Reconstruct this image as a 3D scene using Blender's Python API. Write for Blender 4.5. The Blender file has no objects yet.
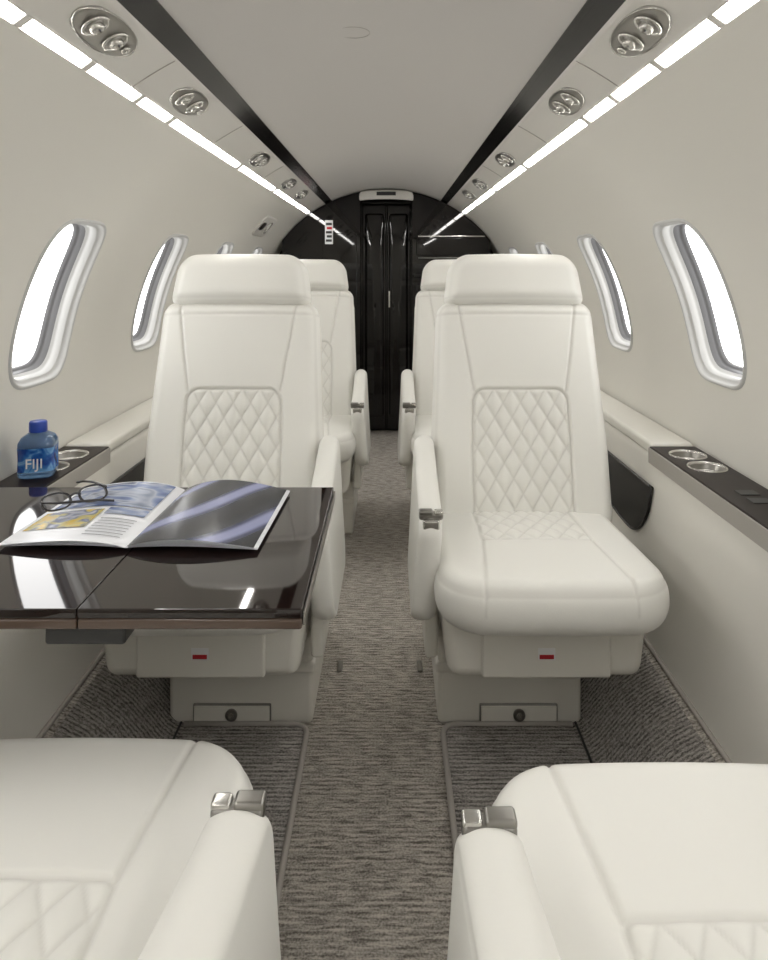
import bpy, bmesh, math, random
from mathutils import Vector, Matrix
from math import sin, cos, pi, sqrt, exp, acos, asin, atan2, radians
random.seed(3)
S = bpy.context.scene
COL = S.collection
R = 0.83; ZC = 0.75            # fuselage circle
DY = 0.13
YB, YF = -1.3, 4.53+DY         # cabin ends

# ---------------------------------------------------------------- materials
def mat(name, col, rough=0.5, metal=0.0, coat=0.0, trans=0.0, emis=0.0, spec=0.5, bump=None, var=0.0):
    m = bpy.data.materials.new(name); m.use_nodes = True
    nt = m.node_tree; b = nt.nodes['Principled BSDF']
    b.inputs['Base Color'].default_value = (*col, 1)
    b.inputs['Roughness'].default_value = rough
    b.inputs['Metallic'].default_value = metal
    b.inputs['Coat Weight'].default_value = coat
    b.inputs['Coat Roughness'].default_value = 0.03
    b.inputs['Transmission Weight'].default_value = trans
    b.inputs['Specular IOR Level'].default_value = spec
    if emis:
        b.inputs['Emission Color'].default_value = (1, 0.98, 0.945, 1)
        b.inputs['Emission Strength'].default_value = emis
    if bump or var:
        tc = nt.nodes.new('ShaderNodeTexCoord')
        n = nt.nodes.new('ShaderNodeTexNoise')
        n.inputs['Scale'].default_value = bump[0] if bump else 20
        n.inputs['Detail'].default_value = 4
        nt.links.new(tc.outputs['Object'], n.inputs['Vector'])
        if bump:
            bp = nt.nodes.new('ShaderNodeBump')
            bp.inputs['Strength'].default_value = bump[1]
            bp.inputs['Distance'].default_value = bump[2]
            nt.links.new(n.outputs['Fac'], bp.inputs['Height'])
            nt.links.new(bp.outputs['Normal'], b.inputs['Normal'])
        if var:
            r = nt.nodes.new('ShaderNodeValToRGB')
            r.color_ramp.elements[0].color = (*[c*(1-var) for c in col], 1)
            r.color_ramp.elements[1].color = (*[min(1, c*(1+var)) for c in col], 1)
            nt.links.new(n.outputs['Fac'], r.inputs['Fac'])
            nt.links.new(r.outputs['Color'], b.inputs['Base Color'])
    return m

LEA = (0.79, 0.78, 0.735)
M_LEATHER = mat('cream_leather', LEA, 0.40, bump=(260, 0.10, 0.001), spec=0.4)
def add_thread_shade(m, base, thread_shade):
    nt = m.node_tree; b = nt.nodes['Principled BSDF']
    at = nt.nodes.new('ShaderNodeAttribute'); at.attribute_name = 'thread_shade'
    mx = nt.nodes.new('ShaderNodeMix'); mx.data_type = 'RGBA'
    mx.inputs[6].default_value = (*base, 1); mx.inputs[7].default_value = (*thread_shade, 1)
    nt.links.new(at.outputs['Fac'], mx.inputs[0]); nt.links.new(mx.outputs[2], b.inputs['Base Color'])
add_thread_shade(M_LEATHER, LEA, (0.52, 0.50, 0.46))  # stitch thread tone plus crease shade, painted into the leather colour along seams
M_PLASTIC = mat('cream_plastic', (0.74, 0.72, 0.66), 0.40)
M_WALL = mat('wall_cream', (0.72, 0.70, 0.645), 0.55, bump=(300, 0.04, 0.0005))
M_CEIL = mat('ceiling_fabric', (0.54, 0.52, 0.495), 0.7, bump=(400, 0.08, 0.0005))
M_PSU = mat('overhead_panel', (0.64, 0.62, 0.58), 0.45)
M_BLACK = mat('black_lacquer', (0.004, 0.003, 0.003), 0.03, coat=0.35, spec=0.35)
M_CHAN = mat('black_channel_satin', (0.005, 0.004, 0.004), 0.16, spec=0.2)
M_TABLE = mat('espresso_lacquer', (0.012, 0.0065, 0.0055), 0.04, coat=0.3, var=0.4)
M_CONS = mat('console_veneer', (0.018, 0.012, 0.010), 0.32, spec=0.12, var=0.3)
M_TEDGE = mat('table_edge_wood', (0.085, 0.055, 0.040), 0.25, coat=0.3)
M_DARK = mat('dark_plastic', (0.02, 0.02, 0.02), 0.4)
M_CHROME = mat('brushed_metal', (0.62, 0.61, 0.58), 0.22, metal=1.0)
M_STEEL = mat('dark_steel', (0.30, 0.29, 0.27), 0.28, metal=1.0)
M_FRAME = mat('window_bezel', (0.55, 0.55, 0.54), 0.30)
M_FRAME2 = mat('window_shade_grey', (0.15, 0.15, 0.155), 0.4)
M_LIGHT = mat('lamp_lens', (1, 1, 1), 0.4, emis=30)
M_LABELW = mat('label_white', (0.8, 0.8, 0.8), 0.5)
M_RED = mat('label_red', (0.45, 0.01, 0.02), 0.5)
M_GREY = mat('grey_plastic', (0.33, 0.31, 0.28), 0.4)
M_PIPE = mat('carpet_piping', (0.42, 0.39, 0.36), 0.8, bump=(300, 0.4, 0.002))

def carpet(name, c1, c2, sx, sy, wav, rib=0.07):
    m = bpy.data.materials.new(name); m.use_nodes = True
    nt = m.node_tree; b = nt.nodes['Principled BSDF']
    b.inputs['Roughness'].default_value = 0.95
    b.inputs['Specular IOR Level'].default_value = 0.1
    tc = nt.nodes.new('ShaderNodeTexCoord')
    mp = nt.nodes.new('ShaderNodeMapping'); mp.inputs['Scale'].default_value = (sx, sy, sy*0.6)
    n1 = nt.nodes.new('ShaderNodeTexNoise'); n1.inputs['Scale'].default_value = 1; n1.inputs['Detail'].default_value = 3
    n1.inputs['Distortion'].default_value = wav
    n2 = nt.nodes.new('ShaderNodeTexNoise'); n2.inputs['Scale'].default_value = 240; n2.inputs['Detail'].default_value = 2
    mx = nt.nodes.new('ShaderNodeMix'); mx.data_type = 'FLOAT'; mx.inputs[0].default_value = 0.42
    wv = nt.nodes.new('ShaderNodeTexWave'); wv.bands_direction = 'Y'; wv.inputs['Scale'].default_value = 26
    wv.inputs['Distortion'].default_value = 1.5; wv.inputs['Detail'].default_value = 2; wv.inputs['Detail Scale'].default_value = 6
    mx2 = nt.nodes.new('ShaderNodeMix'); mx2.data_type = 'FLOAT'; mx2.inputs[0].default_value = rib
    r = nt.nodes.new('ShaderNodeValToRGB')
    r.color_ramp.elements[0].position = 0.38; r.color_ramp.elements[1].position = 0.62
    r.color_ramp.elements[0].color = (*c1, 1); r.color_ramp.elements[1].color = (*c2, 1)
    bp = nt.nodes.new('ShaderNodeBump'); bp.inputs['Strength'].default_value = 0.7; bp.inputs['Distance'].default_value = 0.004
    L = nt.links.new
    L(tc.outputs['Object'], mp.inputs['Vector']); L(mp.outputs['Vector'], n1.inputs['Vector'])
    L(tc.outputs['Object'], n2.inputs['Vector']); L(tc.outputs['Object'], wv.inputs['Vector'])
    L(n1.outputs['Fac'], mx.inputs[2]); L(n2.outputs['Fac'], mx.inputs[3])
    L(mx.outputs[0], mx2.inputs[2]); L(wv.outputs['Fac'], mx2.inputs[3])
    L(mx2.outputs[0], r.inputs['Fac']); L(r.outputs['Color'], b.inputs['Base Color'])
    L(mx2.outputs[0], bp.inputs['Height']); L(bp.outputs['Normal'], b.inputs['Normal'])
    return m
M_CARPET = carpet('aisle_carpet', (0.16, 0.143, 0.125), (0.64, 0.595, 0.535), 26, 170, 0.5)
M_MAT = carpet('mat_carpet', (0.095, 0.088, 0.082), (0.47, 0.44, 0.41), 16, 230, 1.2, 0.12)

# ---------------------------------------------------------------- helpers
def empty(name, loc=(0, 0, 0), rotz=0):
    o = bpy.data.objects.new(name, None); o.location = loc; o.rotation_euler = (0, 0, rotz)
    COL.objects.link(o); return o

def link(name, me, parent=None, loc=None, M=None):
    o = bpy.data.objects.new(name, me); COL.objects.link(o)
    if parent: o.parent = parent
    if loc: o.location = loc
    if M is not None: o.matrix_local = M
    return o

def mkmesh(name, v, f, mats, smooth=True, mi=None):
    me = bpy.data.meshes.new(name); me.from_pydata([tuple(p) for p in v], [], f)
    for m in (mats if isinstance(mats, (list, tuple)) else [mats]): me.materials.append(m)
    for i, p in enumerate(me.polygons):
        p.use_smooth = smooth
        if mi: p.material_index = mi[i]
    me.update(); return me

def edge_samples(L, e, ne, step):
    d = [e*(1-cos(k/ne*pi/2)) for k in range(ne+1)]
    n = max(2, int((L-2*e)/step)); inner = [e+(L-2*e)*k/n for k in range(1, n)]
    s = d + inner + [L-x for x in reversed(d)]
    return [x-L/2 for x in s]

def pillow(name, W, H, Rt, Rb, e, Tf, Tb, m, detail=None, warp=None, step=0.02, ne=6, parent=None, loc=None):
    xs = edge_samples(W, e, ne, step); ys = edge_samples(H, e, ne, step)
    nx, ny = len(xs), len(ys); v = []; f = []; th_ = []
    hx, hy = W/2, H/2; fr = {}; bk = {}
    def mp(x, y):
        d = max(0, min(hx-abs(x), hy-abs(y))); Rr = Rt if y > 0 else Rb
        if d < Rr:
            r = Rr-d; cx = hx-Rr; cy = hy-Rr; a = abs(x)-cx; b = abs(y)-cy
            if a > 0 and b > 0:
                th = (pi/2-pi/4*(a/r)) if b >= a else pi/4*(b/r)
                x = math.copysign(cx+r*cos(th), x); y = math.copysign(cy+r*sin(th), y)
        return x, y, d
    w = warp or (lambda x, y, z: (x, y, z))
    for j, y in enumerate(ys):
        for i, x in enumerate(xs):
            X, Y, d = mp(x, y); t = min(d/e, 1); g = sqrt(max(0, 1-(1-t)**2))
            dz, th = detail(X, Y, d) if detail else (0, 0)
            zf = Tf*g + dz*min(1, d/(e*0.15))
            fr[i, j] = len(v); v.append(w(X, Y, zf)); th_.append(th)
            if i in (0, nx-1) or j in (0, ny-1): bk[i, j] = fr[i, j]
    for j in range(1, ny-1):
        for i in range(1, nx-1):
            X, Y, d = mp(xs[i], ys[j]); t = min(d/e, 1); g = sqrt(max(0, 1-(1-t)**2))
            bk[i, j] = len(v); v.append(w(X, Y, -Tb*g)); th_.append(0)
    for j in range(ny-1):
        for i in range(nx-1):
            f.append((fr[i, j], fr[i+1, j], fr[i+1, j+1], fr[i, j+1]))
            f.append((bk[i, j], bk[i, j+1], bk[i+1, j+1], bk[i+1, j]))
    me = mkmesh(name, v, f, m)
    if detail:
        at = me.attributes.new('thread_shade', 'FLOAT', 'POINT')
        at.data.foreach_set('value', [max(0.0, min(1.0, q)) for q in th_])
    if parent is False: return me
    return link(name, me, parent, loc)

def rbox(name, x0, x1, y0, y1, z0, z1, m, bev=0.006, parent=None, taper=None, seg=3):
    bm = bmesh.new(); bmesh.ops.create_cube(bm, size=1)
    for v in bm.verts:
        tx = 1
        if taper and v.co.z < 0: tx = taper
        cx = (x0+x1)/2
        v.co = Vector((cx+v.co.x*(x1-x0)*tx, (y0+y1)/2+v.co.y*(y1-y0), (z0+z1)/2+v.co.z*(z1-z0)))
    if bev: bmesh.ops.bevel(bm, geom=bm.edges[:], offset=bev, segments=seg, affect='EDGES', profile=0.5)
    me = bpy.data.meshes.new(name); bm.to_mesh(me); bm.free(); me.materials.append(m)
    for p in me.polygons: p.use_smooth = True
    o = link(name, me, parent); o.modifiers.new('wn', 'WEIGHTED_NORMAL'); return o

def cyl(name, r1, r2, z0, z1, m, parent=None, loc=(0, 0, 0), seg=40, M=None, caps=True):
    bm = bmesh.new(); bmesh.ops.create_cone(bm, cap_ends=caps, segments=seg, radius1=r1, radius2=r2, depth=z1-z0)
    for v in bm.verts: v.co.z += (z0+z1)/2
    me = bpy.data.meshes.new(name); bm.to_mesh(me); bm.free(); me.materials.append(m)
    for p in me.polygons: p.use_smooth = len(p.vertices) == 4
    return link(name, me, parent, loc, M)

def lathe(name, prof, m, parent=None, loc=(0, 0, 0), seg=40, sq=None):
    v = []; f = []; n = len(prof)
    for (r, z, q) in [(p+(0,))[:3] for p in prof]:
        for k in range(seg):
            a = 2*pi*k/seg
            if q:
                nn = 2+q; rr = r*(abs(cos(a))**nn+abs(sin(a))**nn)**(-1/nn)
            else: rr = r
            v.append((rr*cos(a), rr*sin(a), z))
    for i in range(n-1):
        for k in range(seg):
            k2 = (k+1) % seg; f.append((i*seg+k, i*seg+k2, (i+1)*seg+k2, (i+1)*seg+k))
    return link(name, mkmesh(name, v, f, m), parent, loc)

def torus(name, Ra, r, m, parent=None, loc=(0, 0, 0), sx=1, sy=1, M=None, n1=40, n2=10, sup=2):
    v = []; f = []
    for i in range(n1):
        a = 2*pi*i/n1; k = (abs(cos(a))**sup+abs(sin(a))**sup)**(-1/sup)
        for j in range(n2):
            b = 2*pi*j/n2
            v.append(((Ra*k+r*cos(b))*cos(a)*sx, (Ra*k+r*cos(b))*sin(a)*sy, r*sin(b)))
    for i in range(n1):
        for j in range(n2):
            i2 = (i+1) % n1; j2 = (j+1) % n2
            f.append((i*n2+j, i2*n2+j, i2*n2+j2, i*n2+j2))
    return link(name, mkmesh(name, v, f, m), parent, loc, M)

def tube(name, pts, r, m, parent=None, closed=False, seg=8):
    v = []; f = []; n = len(pts); P = [Vector(p) for p in pts]
    up = Vector((0, 0, 1))
    for i, p in enumerate(P):
        a = P[(i-1) % n] if (closed or i > 0) else p
        b = P[(i+1) % n] if (closed or i < n-1) else p
        t = (b-a).normalized()
        s = t.cross(up)
        if s.length < 0.05: s = t.cross(Vector((1, 0, 0)))
        s.normalize(); u = s.cross(t)
        for k in range(seg):
            an = 2*pi*k/seg; v.append(p+s*cos(an)*r+u*sin(an)*r)
    for i in range(n if closed else n-1):
        i2 = (i+1) % n
        for k in range(seg):
            k2 = (k+1) % seg; f.append((i*seg+k, i*seg+k2, i2*seg+k2, i2*seg+k))
    if not closed: f += [tuple(range(seg))[::-1], tuple(range((n-1)*seg, n*seg))]
    return link(name, mkmesh(name, v, f, m), parent)

def profile(name, pts, y0, y1, m, parent=None, ny=1, closed=False, smooth=True):
    v = []; f = []; n = len(pts)
    for j in range(ny+1):
        y = y0+(y1-y0)*j/ny
        for (x, z) in pts: v.append((x, y, z))
    for j in range(ny):
        for i in range(n if closed else n-1):
            i2 = (i+1) % n
            f.append((j*n+i, j*n+i2, (j+1)*n+i2, (j+1)*n+i))
    if closed:
        f.append(tuple(range(n))); f.append(tuple(range(ny*n, ny*n+n))[::-1])
    return link(name, mkmesh(name, v, f, m, smooth), parent)

def arc(xa, xb, n=16, off=0.0, side=1):
    ta, tb = acos(xa/R), acos(xb/R)
    return [(side*(R+off)*cos(ta+(tb-ta)*k/n), ZC+(R+off)*sin(ta+(tb-ta)*k/n)) for k in range(n+1)]

# ---------------------------------------------------------------- side walls with window openings
PITCH = 0.735
XL, XS, XC, XB = 0.4935, 0.4745, 0.390, 0.343
THC = radians(17.8); T0 = asin((0.605-ZC)/R); T1 = acos(XL/R)
WINS = [1.70+PITCH*(k-3) for k in range(7)]
HW = PITCH/2
HA, HB, NP = 0.141, 0.207, 4.4
def wp(side, y, s, off=0.0):
    th = THC+s/R; r = R+off
    return (side*r*cos(th), y, ZC+r*sin(th))
def sup(phi, a, b, n=NP): return (abs(cos(phi)/a)**n+abs(sin(phi)/b)**n)**(-1/n)
S0 = (T0-THC)*R; S1 = (T1-THC)*R
def wall(side, name):
    v = []; f = []; mi = []
    corners = [(HW, S0), (HW, S1), (-HW, S1), (-HW, S0)]
    angs = []
    ca = [atan2(c[1], c[0]) for c in corners]
    for q in range(4):
        a0 = ca[q]; a1 = ca[(q+1) % 4]
        while a1 < a0: a1 += 2*pi
        angs += [a0+(a1-a0)*k/28 for k in range(28)]
    n = len(angs); K = 12
    for yc in WINS:
        base = len(v)
        for k in range(K+1):
            t = (k/K)**1.3
            for a in angs:
                c, s_ = cos(a), sin(a); rs = sup(a, HA, HB)
                ro = min(HW/abs(c) if abs(c) > 1e-6 else 9, (S1/s_ if s_ > 1e-6 else (S0/s_ if s_ < -1e-6 else 9)))
                r = rs+(ro-rs)*t
                v.append(wp(side, yc+r*c, r*s_))
        for k in range(K):
            for i in range(n):
                i2 = (i+1) % n
                f.append((base+k*n+i, base+k*n+i2, base+(k+1)*n+i2, base+(k+1)*n+i)); mi.append(0)
    for (ya, yb) in ((YB, WINS[0]-HW), (WINS[-1]+HW, YF)):
        base = len(v)
        for k in range(33):
            s = S0+(S1-S0)*k/32
            v.append(wp(side, ya, s)); v.append(wp(side, yb, s))
        for k in range(32):
            f.append((base+2*k, base+2*k+1, base+2*k+3, base+2*k+2)); mi.append(0)
    # ledge + lower wall
    low = [(R*cos(T0), 0.605), (0.735, 0.603), (0.712, 0.601), (0.704, 0.594), (0.700, 0.582), (0.698, 0.50), (0.690, 0.36), (0.675, 0.24), (0.660, 0.16)]
    base = len(v); n = len(low)
    for j in (YB, YF):
        for (x, z) in low: v.append((side*x, j, z))
    for i in range(n-1):
        f.append((base+i, base+i+1, base+n+i+1, base+n+i)); mi.append(0)
    me = mkmesh(name, v, f, [M_WALL], True, mi)
    return link(name, me)
wall(-1, 'wall_left'); wall(1, 'wall_right')

# windows
cnt = 1
for side in (-1, 1):
    for yc in WINS:
        rings = [(0.007, 0.0), (0.005, -0.004), (0.000, -0.0045), (-0.003, 0.000), (-0.005, 0.007), (-0.011, 0.009), (-0.014, 0.011), (-0.016, 0.024),
                 (-0.018, 0.030), (-0.023, 0.033), (-0.025, 0.045), (-0.028, 0.050), (-0.031, 0.051), (-0.033, 0.060)]
        v = []; f = []; mi = []; N = 88
        for (o, off) in rings:
            for k in range(N):
                a = 2*pi*k/N; r = sup(a, HA+o, HB+o)
                v.append(wp(side, yc+r*cos(a), r*sin(a), off))
        for i in range(len(rings)-1):
            for k in range(N):
                k2 = (k+1) % N; f.append((i*N+k, i*N+k2, (i+1)*N+k2, (i+1)*N+k))
                mi.append(1 if i >= 9 else 0)
        link('window_%d' % cnt, mkmesh('window_%d' % cnt, v, f, [M_FRAME, M_FRAME2], True, mi)); cnt += 1

# ---------------------------------------------------------------- ceiling
YP = YF
profile('ceiling', [(x, z) for x, z in arc(XB, -XB, 40)], YB, YF, M_CEIL)
for i, side in enumerate((-1, 1)):
    ow = empty('overhead_panel')
    p = arc(XS, XC, 14, 0, side); e0 = p[-1]; s0 = arc(XS, XS-0.01, 1, 0.010, side)[0]
    p = [s0]+p+[(e0[0]-side*0.002, e0[1]+0.03)]
    profile('panel', p, YB, YP, M_PSU, ow)
    a = arc(XC, XB, 6, 0.006, side)
    pr = [(a[0][0], a[0][1]+0.02), a[0]]+arc(XC-0.004, XB+0.012, 4, 0.006, side)+arc(XB+0.010, XB, 3, -0.003, side)+[(a[-1][0], a[-1][1]+0.02)]
    profile('black_channel', pr, YB, YP, M_CHAN, ow, smooth=False)
    # cross seams between panel modules
    for y in (0.72, 1.36, 1.98, 2.75, 3.6):
        tube('seam', [(x, y, z) for x, z in arc(XS-0.002, XC, 10, -0.0003, side)], 0.0014, M_GREY, ow)
    # light strip, with separate rounded lenses
    ls = empty('light_strip')
    segs = [(-1.25, -0.7), (-0.68, -0.1), (-0.08, 0.45), (0.47, 0.968), (0.988, 1.182), (1.205, 1.418), (1.442, 1.622), (1.652, 2.36), (2.40, 3.07), (3.12, 3.78), (3.84, 4.38)]
    th = acos(0.484/R)
    zax = Vector((-side*cos(th), 0, -sin(th))); xax = Vector((0, 1, 0)); yax = zax.cross(xax)
    def FM(y, off):
        c = Vector((side*(R+off)*cos(th), y, ZC+(R+off)*sin(th)))
        return Matrix(((xax.x, yax.x, zax.x, c.x), (xax.y, yax.y, zax.y, c.y), (xax.z, yax.z, zax.z, c.z), (0, 0, 0, 1)))
    for k, (ya, yb) in enumerate(segs):
        me = pillow('lens', yb-ya, 0.0175, 0.0087, 0.0087, 0.0045, 0.003, 0.002, M_LIGHT, parent=False, step=0.1, ne=4)
        link('lens_%d' % (k+1), me, ls, M=FM((ya+yb)/2, 0.003))
        if k:
            g = ya-segs[k-1][1]
            o = rbox('divider_%d' % k, -g/2+0.001, g/2-0.001, -0.0115, 0.0115, -0.004, 0.0035, M_PSU, 0.0015, ls)
            o.matrix_local = FM((ya+segs[k-1][1])/2, 0.003)
    tr = [arc(XL, XL-0.01, 1, -0.0005, side)[0]]+arc(XL, XS, 4, 0.006, side)
    profile('trough', tr, YB, YP, M_PSU, ls, smooth=False)

def frame_on_circle(side, x, y, off=0.0):
    th = acos(x/R); zax = Vector((-side*cos(th), 0, -sin(th))); xax = Vector((0, 1, 0)); yax = zax.cross(xax)
    c = Vector((side*(R+off)*cos(th), y, ZC+(R+off)*sin(th)))
    return Matrix(((xax.x, yax.x, zax.x, c.x), (xax.y, yax.y, zax.y, c.y), (xax.z, yax.z, zax.z, c.z), (0, 0, 0, 1)))
def vent(side, y, L=0.21):
    e = empty('air_vent'); e.matrix_world = frame_on_circle(side, 0.430, y)
    def ell(x, y_, z): 
        q = min(1.0, (2*abs(x)/L)); return (x, y_*(0.35+0.65*sqrt(max(0, 1-q**2.2))), z)
    pillow('oval_plate', L, 0.068, 0.032, 0.032, 0.006, 0.003, 0.002, M_STEEL, warp=ell, parent=e, step=0.008, ne=3)
    torus('oval_rim', L/2-0.001, 0.0022, M_CHROME, e, (0, 0, 0.002), sy=0.34)
    for k, px in enumerate((-L*0.22, L*0.15)):
        torus('ring_%d' % k, 0.021, 0.003, M_CHROME, e, (px, 0, 0.005))
        lathe('socket_%d' % k, [(0.0185, 0.005), (0.014, 0.002), (0.012, 0.006)], M_STEEL, e, (px, 0, 0.001), 24)
        lathe('nozzle_%d' % k, [(0.012, 0.006), (0.011, 0.013), (0.007, 0.015), (0.005, 0.010), (0.0001, 0.010)], M_CHROME, e, (px, 0.0, 0.001), 24)
    torus('knob', 0.006, 0.003, M_CHROME, e, (L*0.36, 0, 0.006), n1=20)
for side in (-1, 1):
    for y in (0.45, 1.13, 1.60, 2.45, 3.15, 3.6): vent(side, y)

# small ceiling speaker ring
e = empty('ceiling_speaker', (-0.05, 1.48, ZC+sqrt(R*R-0.0025)-0.001))
torus('ring', 0.035, 0.0006, M_GREY, e)
# oxygen / outlet cover on the left side wall far forward
e = empty('wall_outlet_cover'); e.matrix_world = frame_on_circle(-1, 0.625, 3.62)
pillow('plate', 0.34, 0.13, 0.05, 0.05, 0.01, 0.008, 0.002, M_PSU, parent=e, ne=3)
torus('ring', 0.035, 0.004, M_CHROME, e, (0.06, 0, 0.009)); pillow('slot', 0.1, 0.05, 0.02, 0.02, 0.004, 0.004, 0.001, M_STEEL, parent=e, loc=(-0.09, 0, 0.008), ne=3)

# ---------------------------------------------------------------- floor
half = [(0.0, 0.0), (0.30, 0.0), (0.455, 0.0), (0.475, 0.006), (0.495, 0.022), (0.52, 0.052), (0.56, 0.098), (0.60, 0.130), (0.64, 0.152), (0.662, 0.160)]
fp = [(-x, z) for x, z in reversed(half[1:])]+half
profile('floor', fp, YB, YF, M_CARPET, ny=4)
for i, side in enumerate((-1, 1)):
    tm = empty('trim_%d' % (i+1))
    tube('rope_edge', [(side*0.657, y, 0.163) for y in (YB, 0, 2, 4.3)], 0.0055, M_PIPE, tm)
    profile('side_carpet', [(side*x, z+0.0025) for x, z in half[2:-1]], YB, 4.3, M_MAT, tm)
    tube('ramp_foot_seam', [(side*0.466, y, 0.006) for y in (YB, 0, 2, 4.3)], 0.0030, M_DARK, tm)
    fm = empty('floor_mat')
    xi = 0.150 if side > 0 else 0.164
    pillow('pad', 0.462-xi, 1.64+0.6, 0.035, 0.03, 0.006, 0.009, 0.003, M_MAT, parent=fm, loc=(side*(0.462+xi)/2, 0.52, 0.002), step=0.05, ne=3)
    pts = [(side*0.455, 1.642, 0.010)]
    for k in range(9):
        a = pi/2*k/8; pts.append((side*(xi+0.035-0.035*sin(a)), 1.607+0.035*cos(a), 0.010))
    pts += [(side*xi, 1.2, 0.010), (side*xi, 0.5, 0.010), (side*xi, -0.55, 0.010)]
    tube('piping', pts, 0.0066, M_PIPE, fm)
    fm2 = empty('seat_track_cover')
    rbox('plate', side*0.108-0.007, side*0.108+0.007, 1.87, 1.92, 0.0, 0.005, M_STEEL, 0.002, fm2)

# ---------------------------------------------------------------- end bulkheads
def clip_poly(x0, x1, r=R-0.004, z0=0.0, ztop=9):
    pts = [(x1, z0), (x0, z0)]
    n = 30; up = []
    for k in range(n+1):
        x = x0+(x1-x0)*k/n
        up.append((x, min(ztop, ZC+sqrt(max(0, r*r-x*x)))))
    return pts+up
rr = R+0.02
circ = [(rr*cos(a), ZC+rr*sin(a)) for a in [(-64+308*k/60)*pi/180 for k in range(61)]]
profile('wall_front', circ, YF, YF+0.05, M_BLACK, closed=True, smooth=False)
profile('wall_back', circ, YB-0.05, YB, M_WALL, closed=True, smooth=False)
END = (0, DY, 0)
cl = empty('black_closet', END)
profile('body', clip_poly(-0.655, -0.165), 4.28, 4.53, M_BLACK, cl, closed=True, smooth=False)
rbox('panel_upper', -0.40, -0.185, 4.270, 4.283, 0.62, 1.30, M_BLACK, 0.004, cl)
rbox('panel_lower', -0.62, -0.185, 4.270, 4.283, 0.05, 0.60, M_BLACK, 0.004, cl)
ga = empty('galley_cabinet', END)
profile('body', clip_poly(0.165, 0.655), 4.28, 4.53, M_BLACK, ga, closed=True, smooth=False)
rbox('counter', 0.17, 0.64, 4.20, 4.29, 1.02, 1.045, M_BLACK, 0.005, ga)
rbox('drawer_upper', 0.19, 0.63, 4.265, 4.285, 1.16, 1.27, M_BLACK, 0.005, ga)
rbox('rail', 0.20, 0.62, 4.255, 4.268, 1.275, 1.283, M_CHROME, 0.002, ga)
rbox('rail_low', 0.20, 0.62, 4.255, 4.268, 1.14, 1.146, M_STEEL, 0.002, ga)
rbox('drawer_lower', 0.19, 0.62, 4.265, 4.285, 0.1, 0.98, M_BLACK, 0.005, ga)
dr = empty('door_1', END)
for s in (-1, 1):
    x0, x1 = (-0.158, -0.003) if s < 0 else (0.003, 0.158)
    nm = 'a' if s < 0 else 'b'
    rbox('leaf_'+nm, x0, x1, 4.495, 4.53, 0.01, 1.50, M_BLACK, 0.006, dr)
    pillow('inset_'+nm, x1-x0-0.03, 1.34, 0.02, 0.02, 0.015, 0.008, 0.002, M_BLACK, parent=dr,
           detail=lambda x, y, d: (0.002*cos(x/0.06*1.2), 0), warp=lambda x, y, z, c=(x0+x1)/2: (c+x, 4.497-z, 0.77+y), step=0.01, ne=4)
rbox('handle', 0.012, 0.026, 4.470, 4.485, 0.82, 0.93, M_CHROME, 0.003, dr)
rbox('header', -0.165, 0.165, 4.42, 4.53, 1.50, 1.512, M_BLACK, 0.003, dr)
ex = empty('exit_sign', END)
pillow('hood', 0.34, 0.06, 0.030, 0.01, 0.012, 0.02, 0.02, M_PSU, parent=ex, warp=lambda x, y, z: (x, 4.25-z, 1.540+y-0.30*x*x), step=0.03, ne=4)
rbox('sign_face', -0.06, 0.06, 4.223, 4.234, 1.532, 1.555, M_DARK, 0.002, ex)
sg = empty('safety_placard', END)
rbox('card', -0.385, -0.335, 4.268, 4.272, 1.23, 1.38, M_LABELW, 0, sg)
for k in range(5):
    rbox('mark_%d' % k, -0.379+0.006*(k % 2), -0.342, 4.266, 4.269, 1.245+k*0.026, 1.26+k*0.026, M_RED if k == 3 else M_DARK, 0, sg)

# ---------------------------------------------------------------- ledges: cup holder consoles + cream covers + pockets
def console(side):
    e = empty('cup_holder_console')
    x0, x1 = (0.694, 0.812) if side > 0 else (-0.812, -0.694)
    p = rbox('panel', x0, x1, 1.0, 1.80, 0.596, 0.622, M_CONS, 0.003, e)
    cs = [(side*0.757, 1.715), (side*0.757, 1.61)]
    for k, (cx, cy) in enumerate(cs):
        c = cyl('cut', 0.040, 0.040, -0.05, 0.06, M_CONS, None, (cx, cy, 0.65))
        md = p.modifiers.new('b%d' % k, 'BOOLEAN'); md.object = c; md.operation = 'DIFFERENCE'; md.solver = 'EXACT'
        bpy.context.view_layer.update()
        bpy.context.view_layer.objects.active = p
        while p.modifiers[0].name != md.name: bpy.ops.object.modifier_move_up(modifier=md.name)
        bpy.ops.object.modifier_apply(modifier=md.name)
        bpy.data.objects.remove(c)
        lathe('well_%d' % k, [(0.0001, 0.606), (0.031, 0.606), (0.033, 0.610), (0.0385, 0.620)], M_STEEL, e, (cx, cy, 0))
        lathe('cup_%d' % k, [(0.0385, 0.619), (0.0400, 0.6235), (0.0420, 0.6245), (0.0435, 0.624), (0.0445, 0.621)], M_CHROME, e, (cx, cy, 0))
        torus('inner_%d' % k, 0.026, 0.002, M_CHROME, e, (cx, cy, 0.608))
        rbox('divider_%d' % k, cx-0.03, cx+0.03, cy-0.002, cy+0.002, 0.606, 0.612, M_DARK, 0.001, e)
    rbox('edge_strip', side*0.694-0.003, side*0.694+0.003, 1.0, 1.80, 0.580, 0.619, M_GREY, 0.002, e)
    for k in range(2):
        rbox('control_%d' % k, side*0.755-0.02, side*0.755+0.02, 1.36+k*0.05, 1.39+k*0.05, 0.621, 0.6235, M_DARK, 0.001, e)
    return e
console(-1); console(1)
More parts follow.
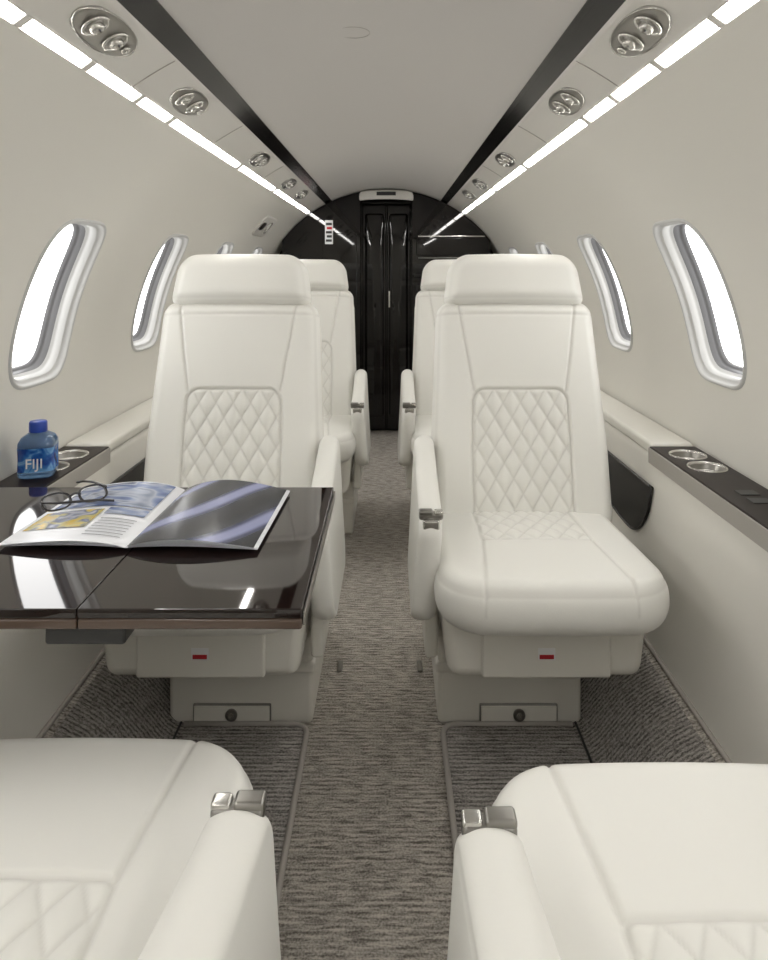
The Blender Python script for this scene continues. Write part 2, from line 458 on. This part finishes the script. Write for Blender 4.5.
for i, side in enumerate((-1, 1)):
    t = empty('trim_%d' % (i+3))
    for (ya, yb) in ((1.805, 2.70), (2.72, 3.5), (3.52, 4.30), (0.2, 0.99), (-0.7, 0.18)):
        rbox('ledge_cover', min(side*0.700, side*0.812), max(side*0.700, side*0.812), ya, yb, 0.597, 0.628, M_PLASTIC, 0.010, t)
for side in (-1, 1):
    e = empty('side_pocket')
    def xw(z): # lower wall surface
        P = [(0.16, 0.660), (0.24, 0.675), (0.36, 0.690), (0.50, 0.698), (0.60, 0.700)]
        for a, b in zip(P, P[1:]):
            if a[0] <= z <= b[0]: return a[1]+(b[1]-a[1])*(z-a[0])/(b[0]-a[0])
        return 0.7
    v = []; f = []; N = 30
    for k in range(N+1):
        t = k/N; y = 1.78+t*0.56
        zt = 0.520-0.004*t
        tt = (t-0.28)/(0.72 if t > 0.28 else 0.28); zb = zt-0.150*max(0, 1-abs(tt)**2.2)**0.6
        for q in range(7):
            z = zt+(zb-zt)*q/6; v.append((side*(xw(z)-0.004), y, z))
    for k in range(N):
        for q in range(6): f.append((k*7+q, k*7+q+1, k*7+q+8, k*7+q+7))
    link('pocket_face', mkmesh('pocket_face', v, f, M_DARK), e)
    edge = [v[k*7] for k in range(N+1)]+[v[k*7+6] for k in range(N, -1, -1)]
    tube('pocket_rim', edge, 0.004, M_BLACK, e, closed=True)

# ---------------------------------------------------------------- seats
def seg_d(px, py, ax, ay, bx, by):
    dx, dy = bx-ax, by-ay; t = max(0, min(1, ((px-ax)*dx+(py-ay)*dy)/(dx*dx+dy*dy)))
    return math.hypot(px-ax-t*dx, py-ay-t*dy)
def rr_sdf(x, y, hx, hy, r):
    qx, qy = abs(x)-hx+r, abs(y)-hy+r
    return math.hypot(max(qx, 0), max(qy, 0))+min(max(qx, qy), 0)-r
class Acc:
    def __init__(s): s.z = 0; s.t = 0
    def g(s, d, dep=0.0045, w=0.0038, k=0.40):
        q = exp(-(d/w)**2); s.z -= dep*q; s.t = max(s.t, k*exp(-(d/(w*0.75))**2))  # groove depth, and colour darkened along it as painted crease shade
def quilt(x, y, a=0.046, b=0.076, h=0.0062):
    u = x/a+y/b; w = x/a-y/b
    z = h*(abs(sin(pi*u))*abs(sin(pi*w)))**0.42 - h*0.75
    nrm = 1/sqrt(1/a**2+1/b**2)          # distance to the stitch lines, metres
    d = min(abs(u-round(u)), abs(w-round(w)))*nrm
    return z, 0.42*exp(-(d/0.0022)**2)

CW, CH = 0.480, 0.50
QY = -0.025
def cush_detail(x, y, d):
    A = Acc()
    A.z = 0.010*cos(min(1, abs(x)/0.24)*pi/2)*cos(min(1, abs(y)/0.25)*pi/2)
    s = rr_sdf(x, y-(QY+0.195), 0.126, 0.195, 0.012)
    if s < 0.001:
        z, t = quilt(x, y-QY); f_ = min(1, max(0, -s/0.010+0.1)); A.z += z*f_; A.t = t*f_*0.85
    A.g(abs(s), 0.0045)
    if y < QY+0.005:
        A.g(min(seg_d(x, y, -0.126, QY, -0.146, -0.25), seg_d(x, y, 0.126, QY, 0.146, -0.25)), 0.004)
    A.g(abs(d-0.009), 0.004, 0.003)
    return A.z, A.t
def cush_warp(x, y, z):
    k = 1.0-0.05*(y+0.25)/0.5
    bul = 0.012*max(0, 1-(x/0.24)**2) if y < 0 else 0
    return (x*k, y-bul*min(1, -y/0.25) if y < 0 else y, z+0.008*(-y/0.25))
ME_CUSH = pillow('cushion_mesh', CW, CH, 0.03, 0.10, 0.036, 0.058, 0.050, M_LEATHER, cush_detail, cush_warp, 0.0028, 11, parent=False)
BW, BH = 0.462, 0.585
def back_detail(x, y, d):
    v = y+BH/2; A = Acc()
    A.z = 0.018*(min(1, abs(x)/0.2))**2.5*(1-min(1, v/0.55))+0.006*cos(min(1, abs(x)/0.23)*pi/2)
    s = rr_sdf(x, v-0.15, 0.127, 0.20, 0.035)
    if s < 0.001:
        z, t = quilt(x, v-0.01); f_ = min(1, max(0, -s/0.010+0.1)); A.z += z*f_-0.002; A.t = t*f_
    A.g(abs(s), 0.0055)
    A.g(min(seg_d(x, v, -0.124, 0.345, -0.172, 0.585), seg_d(x, v, 0.124, 0.345, 0.172, 0.585)), 0.0045)
    A.g(abs(v-0.548), 0.003, 0.004, 0.3)
    A.g(abs(d-0.010), 0.003, 0.003)
    return A.z, A.t
def back_warp(x, y, z):
    v = (y+BH/2)/BH
    k = 1.0-0.085*max(0, v-0.35)/0.65
    return (x*k, y, z-0.03*(x/0.23)**2*v*0.5)
ME_BACK = pillow('back_mesh', BW, BH, 0.040, 0.03, 0.034, 0.050, 0.04, M_LEATHER, back_detail, back_warp, 0.0028, 11, parent=False)
def head_detail(x, y, d):
    A = Acc(); A.z = 0.008*cos(x/0.2*pi/2); A.g(abs(y+0.050), 0.003, 0.003, 0.3); A.g(abs(d-0.014), 0.002, 0.003, 0.25); return A.z, A.t
ME_HEAD = pillow('head_mesh', 0.388, 0.148, 0.058, 0.030, 0.042, 0.058, 0.05, M_LEATHER, head_detail, lambda x, y, z: (x*(1-0.10*(y/0.14+0.5)), y, z-0.35*x*x), 0.004, 10, parent=False)
ME_SHELL = pillow('shell_mesh', 0.474, 0.57, 0.07, 0.04, 0.035, 0.02, 0.05, M_PLASTIC, None, lambda x, y, z: (x*(1.0-0.10*(y/0.57+0.5)), y, z), 0.03, 6, parent=False)
def make_arm(s, T):
    def arm_warp(x, y, z):
        f = (x+0.18)/0.36                      # 0 front .. 1 rear
        top = 0.555+0.108*(f**1.2); bot = 0.320-0.02*f
        t = (y+0.12)/0.24
        return (z+s*0.018*(1-t)**1.2, 0.135+0.36*f-0.015*t*(1-f), bot+(top-bot)*t)
    def arm_detail(x, y, d):
        A = Acc(); A.g(abs(d-0.018), 0.003, 0.003, 0.35); return A.z, A.t
    return pillow('arm_mesh', 0.36, 0.24, 0.045, 0.05, 0.015, T, T, M_LEATHER, arm_detail, arm_warp, 0.005, 10, parent=False)
ME_ARM = {(s, T): make_arm(s, T) for s in (1, -1) for T in (0.0255, 0.030)}

def seat(loc, rotz, s, recline, aoff=0.0, ax0=0.252):
    """s = local x side of the aisle arm"""
    e = empty('airplane_seat', loc, rotz)
    link('cushion', ME_CUSH, e, (s*0.010, CH/2, 0.408))
    a = radians(recline)
    flat = recline > 45
    piv = Vector((0, 0.425, 0.410)) if not flat else Vector((0, 0.50, 0.50))
    up = Vector((0, sin(a), cos(a))); nr = Vector((0, -cos(a), sin(a))); xx = Vector((1, 0, 0))
    def MM(v, n):
        c = piv+up*v+nr*n
        return Matrix(((xx.x, up.x, nr.x, c.x), (xx.y, up.y, nr.y, c.y), (xx.z, up.z, nr.z, c.z), (0, 0, 0, 1)))
    link('backrest', ME_BACK, e, M=MM(BH/2+0.01, -0.05))
    link('headrest', ME_HEAD, e, M=MM(BH+0.070, -0.047))
    link('back_shell', ME_SHELL, e, M=MM(BH/2+0.01, -0.095))
    ax = s*ax0
    link('armrest', ME_ARM[(s, 0.030 if flat else 0.0255)], e, (ax, aoff, 0))
    # latch across the nose of the arm
    a = aoff
    rbox('latch_base', ax-0.026, ax+0.026, 0.140+a, 0.160+a, 0.545, 0.562, M_STEEL, 0.006, e)
    rbox('latch_flap', ax-0.026, ax+0.004, 0.137+a, 0.158+a, 0.556, 0.567, M_STEEL, 0.004, e)
    rbox('latch_flap_b', ax+0.006, ax+0.026, 0.139+a, 0.157+a, 0.556, 0.566, M_CHROME, 0.004, e)
    rbox('latch_front', ax-0.018, ax+0.018, 0.128+a, 0.142+a, 0.528, 0.550, M_CHROME, 0.005, e)
    # arm support going down to the base
    rbox('arm_post', ax-0.018 if s > 0 else ax-0.010, ax+0.010 if s > 0 else ax+0.018, 0.20+a, 0.46+a, 0.22, 0.36, M_PLASTIC, 0.008, e)
    # base
    o = s*0.012
    rbox('seat_pan', -0.222+o, 0.222+o, 0.13, 0.60, 0.215, 0.372, M_PLASTIC, 0.026, e, taper=0.92, seg=5)
    rbox('base_drawer', -0.135+o, 0.135+o, 0.122, 0.20, 0.222, 0.318, M_PLASTIC, 0.006, e)
    rbox('drawer_label', -0.018+o, 0.018+o, 0.1205, 0.123, 0.262, 0.286, M_LABELW, 0, e)
    rbox('drawer_label_red', -0.015+o, 0.015+o, 0.1200, 0.1225, 0.264, 0.273, M_RED, 0, e)
    cx = s*0.056
    rbox('plinth', cx-0.170, cx+0.170, 0.314, 0.74, 0.0, 0.218, M_PLASTIC, 0.012, e)
    rbox('plinth_band', cx-0.176, cx+0.176, 0.308, 0.745, 0.125, 0.150, M_PLASTIC, 0.006, e)
    dx = s*0.036
    rbox('metal_drawer', dx-0.092, dx+0.092, 0.309, 0.33, 0.008, 0.052, M_STEEL, 0.003, e)
    rbox('metal_drawer_face', dx-0.089, dx+0.089, 0.306, 0.312, 0.011, 0.049, M_PLASTIC, 0.002, e)
    cyl('drawer_latch', 0.014, 0.014, 0, 0.006, M_STEEL, e, M=Matrix.Translation((dx, 0.307, 0.030)) @ Matrix.Rotation(pi/2, 4, 'X'))
    cyl('latch_core', 0.007, 0.007, 0.005, 0.008, M_CHROME, e, M=Matrix.Translation((dx, 0.307, 0.030)) @ Matrix.Rotation(pi/2, 4, 'X'))
    return e
seat((0.367, 1.34, 0), 0, -1, 11)
seat((-0.381, 1.34, 0), 0, 1, 11)
seat((0.352, 2.52, 0), 0, -1, 11)
seat((-0.350, 2.52, 0), 0, 1, 11)
seat((0.378, 0.875, 0), pi, 1, 80, 0.068, 0.256)
seat((-0.376, 0.92, 0), pi, -1, 80, 0.092, 0.258)

# ---------------------------------------------------------------- folding table
TZ = 0.660
tb = empty('folding_table')
for nm, x0, x1 in (('leaf_inner', -0.3568, -0.080), ('leaf_outer', -0.735, -0.3582)):
    rbox(nm, x0, x1, 0.862, 1.342, TZ-0.012, TZ, M_TABLE, 0.0016, tb)
    rbox(nm+'_edge', x0, x1, 0.862, 1.342, TZ-0.026, TZ-0.0125, M_TEDGE, 0.003, tb)
rbox('hinge_bracket', -0.40, -0.30, 0.868, 0.93, 0.612, 0.634, M_DARK, 0.004, tb)
rbox('hinge_arm', -0.66, -0.33, 0.95, 1.00, 0.608, 0.634, M_DARK, 0.004, tb)
rbox('wall_support', -0.71, -0.64, 0.92, 1.28, 0.60, 0.634, M_DARK, 0.004, tb)
rbox('side_trim', -0.0795, -0.0765, 0.866, 1.338, TZ-0.022, TZ-0.006, M_STEEL, 0.001, tb)

# ---------------------------------------------------------------- magazine
def img_mat(name, stops, scale, dist=2.0, rot=0.5, kind='noise'):
    m = bpy.data.materials.new(name); m.use_nodes = True; nt = m.node_tree; b = nt.nodes['Principled BSDF']
    b.inputs['Roughness'].default_value = 0.22
    tc = nt.nodes.new('ShaderNodeTexCoord'); mp = nt.nodes.new('ShaderNodeMapping')
    mp.inputs['Rotation'].default_value = (0, 0, rot)
    mp.inputs['Scale'].default_value = scale
    if kind == 'noise':
        n = nt.nodes.new('ShaderNodeTexNoise'); n.inputs['Scale'].default_value = 1; n.inputs['Detail'].default_value = 1.5
        n.inputs['Distortion'].default_value = dist
    else:
        n = nt.nodes.new('ShaderNodeTexWave'); n.inputs['Scale'].default_value = 1; n.inputs['Distortion'].default_value = dist
        n.inputs['Detail'].default_value = 1; n.inputs['Detail Scale'].default_value = 0.8
    r = nt.nodes.new('ShaderNodeValToRGB')
    el = r.color_ramp.elements
    while len(el) < len(stops): el.new(0.5)
    for q, (p, c) in enumerate(stops): el[q].position = p; el[q].color = (*c, 1)
    L = nt.links.new
    L(tc.outputs['Object'], mp.inputs['Vector']); L(mp.outputs['Vector'], n.inputs['Vector'])
    L(n.outputs['Fac'], r.inputs['Fac']); L(r.outputs['Color'], b.inputs['Base Color'])
    return m
M_PAPER = mat('paper', (0.74, 0.75, 0.78), 0.3)
M_IMG1 = img_mat('print_blue', [(0.3, (0.05, 0.08, 0.20)), (0.45, (0.15, 0.20, 0.36)), (0.55, (0.38, 0.42, 0.52)), (0.7, (0.06, 0.08, 0.14))], (14, 22, 1), 1.2)
M_IMG2 = img_mat('print_yellow', [(0.35, (0.60, 0.38, 0.03)), (0.5, (0.45, 0.40, 0.15)), (0.6, (0.10, 0.12, 0.20)), (0.8, (0.6, 0.6, 0.65))], (30, 30, 1), 1.0)
M_IMG3 = img_mat('print_dark', [(0.0, (0.012, 0.013, 0.018)), (0.50, (0.022, 0.025, 0.038)), (0.80, (0.06, 0.068, 0.13)), (0.96, (0.26, 0.28, 0.46))], (3.6, 2.4, 1), 5.0, 0.75, 'wave')
M_INK = mat('ink', (0.12, 0.12, 0.14), 0.4)
mg = empty('magazine', (-0.358, 1.172, TZ+0.001), radians(-2))
PW, PH = 0.200, 0.27
def page_z(u, v, side, lift):  # u 0 spine..1 edge
    return 0.003+lift*(sin(min(1, u*1.0)*pi)**0.8*(1-u*0.55))*(1.0+0.25*v)+0.001
def page(name, side, lift, m, u0=0, u1=1, v0=-1, v1=1, dz=0.0, sag=0.0, nu=30, nv=12):
    v = []; f = []
    for j in range(nv+1):
        vv = v0+(v1-v0)*j/nv
        for i in range(nu+1):
            u = u0+(u1-u0)*i/nu
            v.append((side*u*PW*0.98, vv*PH/2, page_z(u, vv, side, lift)+dz+sag*u*u))
    for j in range(nv):
        for i in range(nu):
            a = j*(nu+1)+i; f.append((a, a+1, a+nu+2, a+nu+1) if side > 0 else (a, a+nu+1, a+nu+2, a+1))
    return link(name, mkmesh(name, v, f, m), mg)
for k in range(4):
    page('page_stack_l%d' % k, -1, 0.006+0.0035*k, M_PAPER, sag=0.0004*k)
    page('page_stack_r%d' % k, 1, 0.007+0.0045*k, M_PAPER, sag=0.0004*k)
page('photo_mountain', -1, 0.0165, M_IMG1, 0.08, 0.95, 0.05, 0.95, 0.0016)
page('photo_road', -1, 0.0165, M_IMG2, 0.45, 0.95, -0.62, -0.05, 0.0016)
page('photo_sky', -1, 0.0165, M_IMG1, 0.08, 0.42, -0.2, 0.0, 0.0016)
for k in range(7):
    page('text_%d' % k, -1, 0.0165, M_INK, 0.10, 0.40, -0.35-0.08*k, -0.335-0.08*k, 0.0016, nv=1)
page('photo_spread', 1, 0.0205, M_IMG3, 0.0, 0.97, -0.99, 0.99, 0.0016)

# ---------------------------------------------------------------- eyeglasses
M_SPEC = mat('spectacle_frame', (0.012, 0.010, 0.015), 0.2, coat=0.5)
gl = empty('eyeglasses', (-0.505, 1.185, TZ+0.021), radians(46))
gl.scale = (0.90, 0.90, 0.90)
for k, sx in enumerate((-0.034, 0.034)):
    Mx = Matrix.Translation((sx, 0, 0.012)) @ Matrix.Rotation(radians(42), 4, 'X')
    torus('rim_%d' % k, 0.021, 0.0022, M_SPEC, gl, sx=1.2, sy=0.82, M=Mx, sup=2.6)
tube('bridge', [(-0.010, -0.001, 0.016), (-0.004, -0.003, 0.020), (0.004, -0.003, 0.020), (0.010, -0.001, 0.016)], 0.0023, M_SPEC, gl)
tube('temple_a', [(-0.059, 0, 0.018), (-0.060, -0.006, 0.018), (-0.045, -0.02, 0.016), (0.03, -0.035, 0.008), (0.055, -0.045, 0.003)], 0.0024, M_SPEC, gl)
tube('temple_b', [(0.059, 0, 0.018), (0.061, 0.01, 0.018), (0.060, 0.06, 0.015), (0.056, 0.10, 0.009), (0.054, 0.125, 0.002)], 0.0024, M_SPEC, gl)

# ---------------------------------------------------------------- bottle
M_BOT = mat('blue_water_plastic', (0.25, 0.45, 0.75), 0.08, trans=0.75)
M_CAP = mat('blue_cap', (0.01, 0.05, 0.35), 0.35)
M_LAB = img_mat('bottle_label', [(0.35, (0.01, 0.05, 0.25)), (0.5, (0.03, 0.14, 0.42)), (0.62, (0.15, 0.34, 0.6)), (0.8, (0.02, 0.10, 0.35))], (40, 40, 40), 1.0)
bo = empty('water_bottle', (-0.751, 1.55, 0.6225), radians(14))
lathe('body', [(0.0001, 0.0, 3), (0.032, 0.0, 3), (0.0365, 0.004, 3), (0.0375, 0.012, 3), (0.0365, 0.040, 3), (0.0375, 0.068, 3), (0.037, 0.076, 3), (0.032, 0.086, 2), (0.020, 0.094, 1), (0.014, 0.098, 0), (0.0135, 0.103, 0)], M_BOT, bo, seg=64)
lathe('label', [(0.0378, 0.016, 3), (0.0370, 0.040, 3), (0.0378, 0.066, 3)], M_LAB, bo, seg=64)
lathe('cap', [(0.0185, 0.096), (0.019, 0.098), (0.0185, 0.116), (0.017, 0.119), (0.0001, 0.1195)], M_CAP, bo)
tx = bpy.data.curves.new('label_text', 'FONT'); tx.body = 'FIJI'; tx.size = 0.030; tx.extrude = 0.0006; tx.align_x = 'CENTER'
tx.materials.append(M_LABELW)
to = bpy.data.objects.new('label_text', tx); COL.objects.link(to); to.parent = bo
to.location = (0, -0.0392, 0.024); to.rotation_euler = (pi/2, 0, 0)

# ---------------------------------------------------------------- world, camera
w = bpy.data.worlds.new('overcast_sky'); S.world = w; w.use_nodes = True
w.node_tree.nodes['Background'].inputs[0].default_value = (1.0, 0.995, 0.985, 1)
w.node_tree.nodes['Background'].inputs[1].default_value = 4.8
cam = bpy.data.cameras.new('camera'); co = bpy.data.objects.new('camera', cam); COL.objects.link(co)
co.location = (0.03, 0, 1.08); co.rotation_euler = (pi/2, 0, 0)
cam.lens = 700/960*36; cam.sensor_width = 36; cam.sensor_fit = 'AUTO'
cam.shift_y = -212/960; cam.shift_x = -7/960; cam.clip_start = 0.02
S.camera = co
S.view_settings.view_transform = 'Standard'
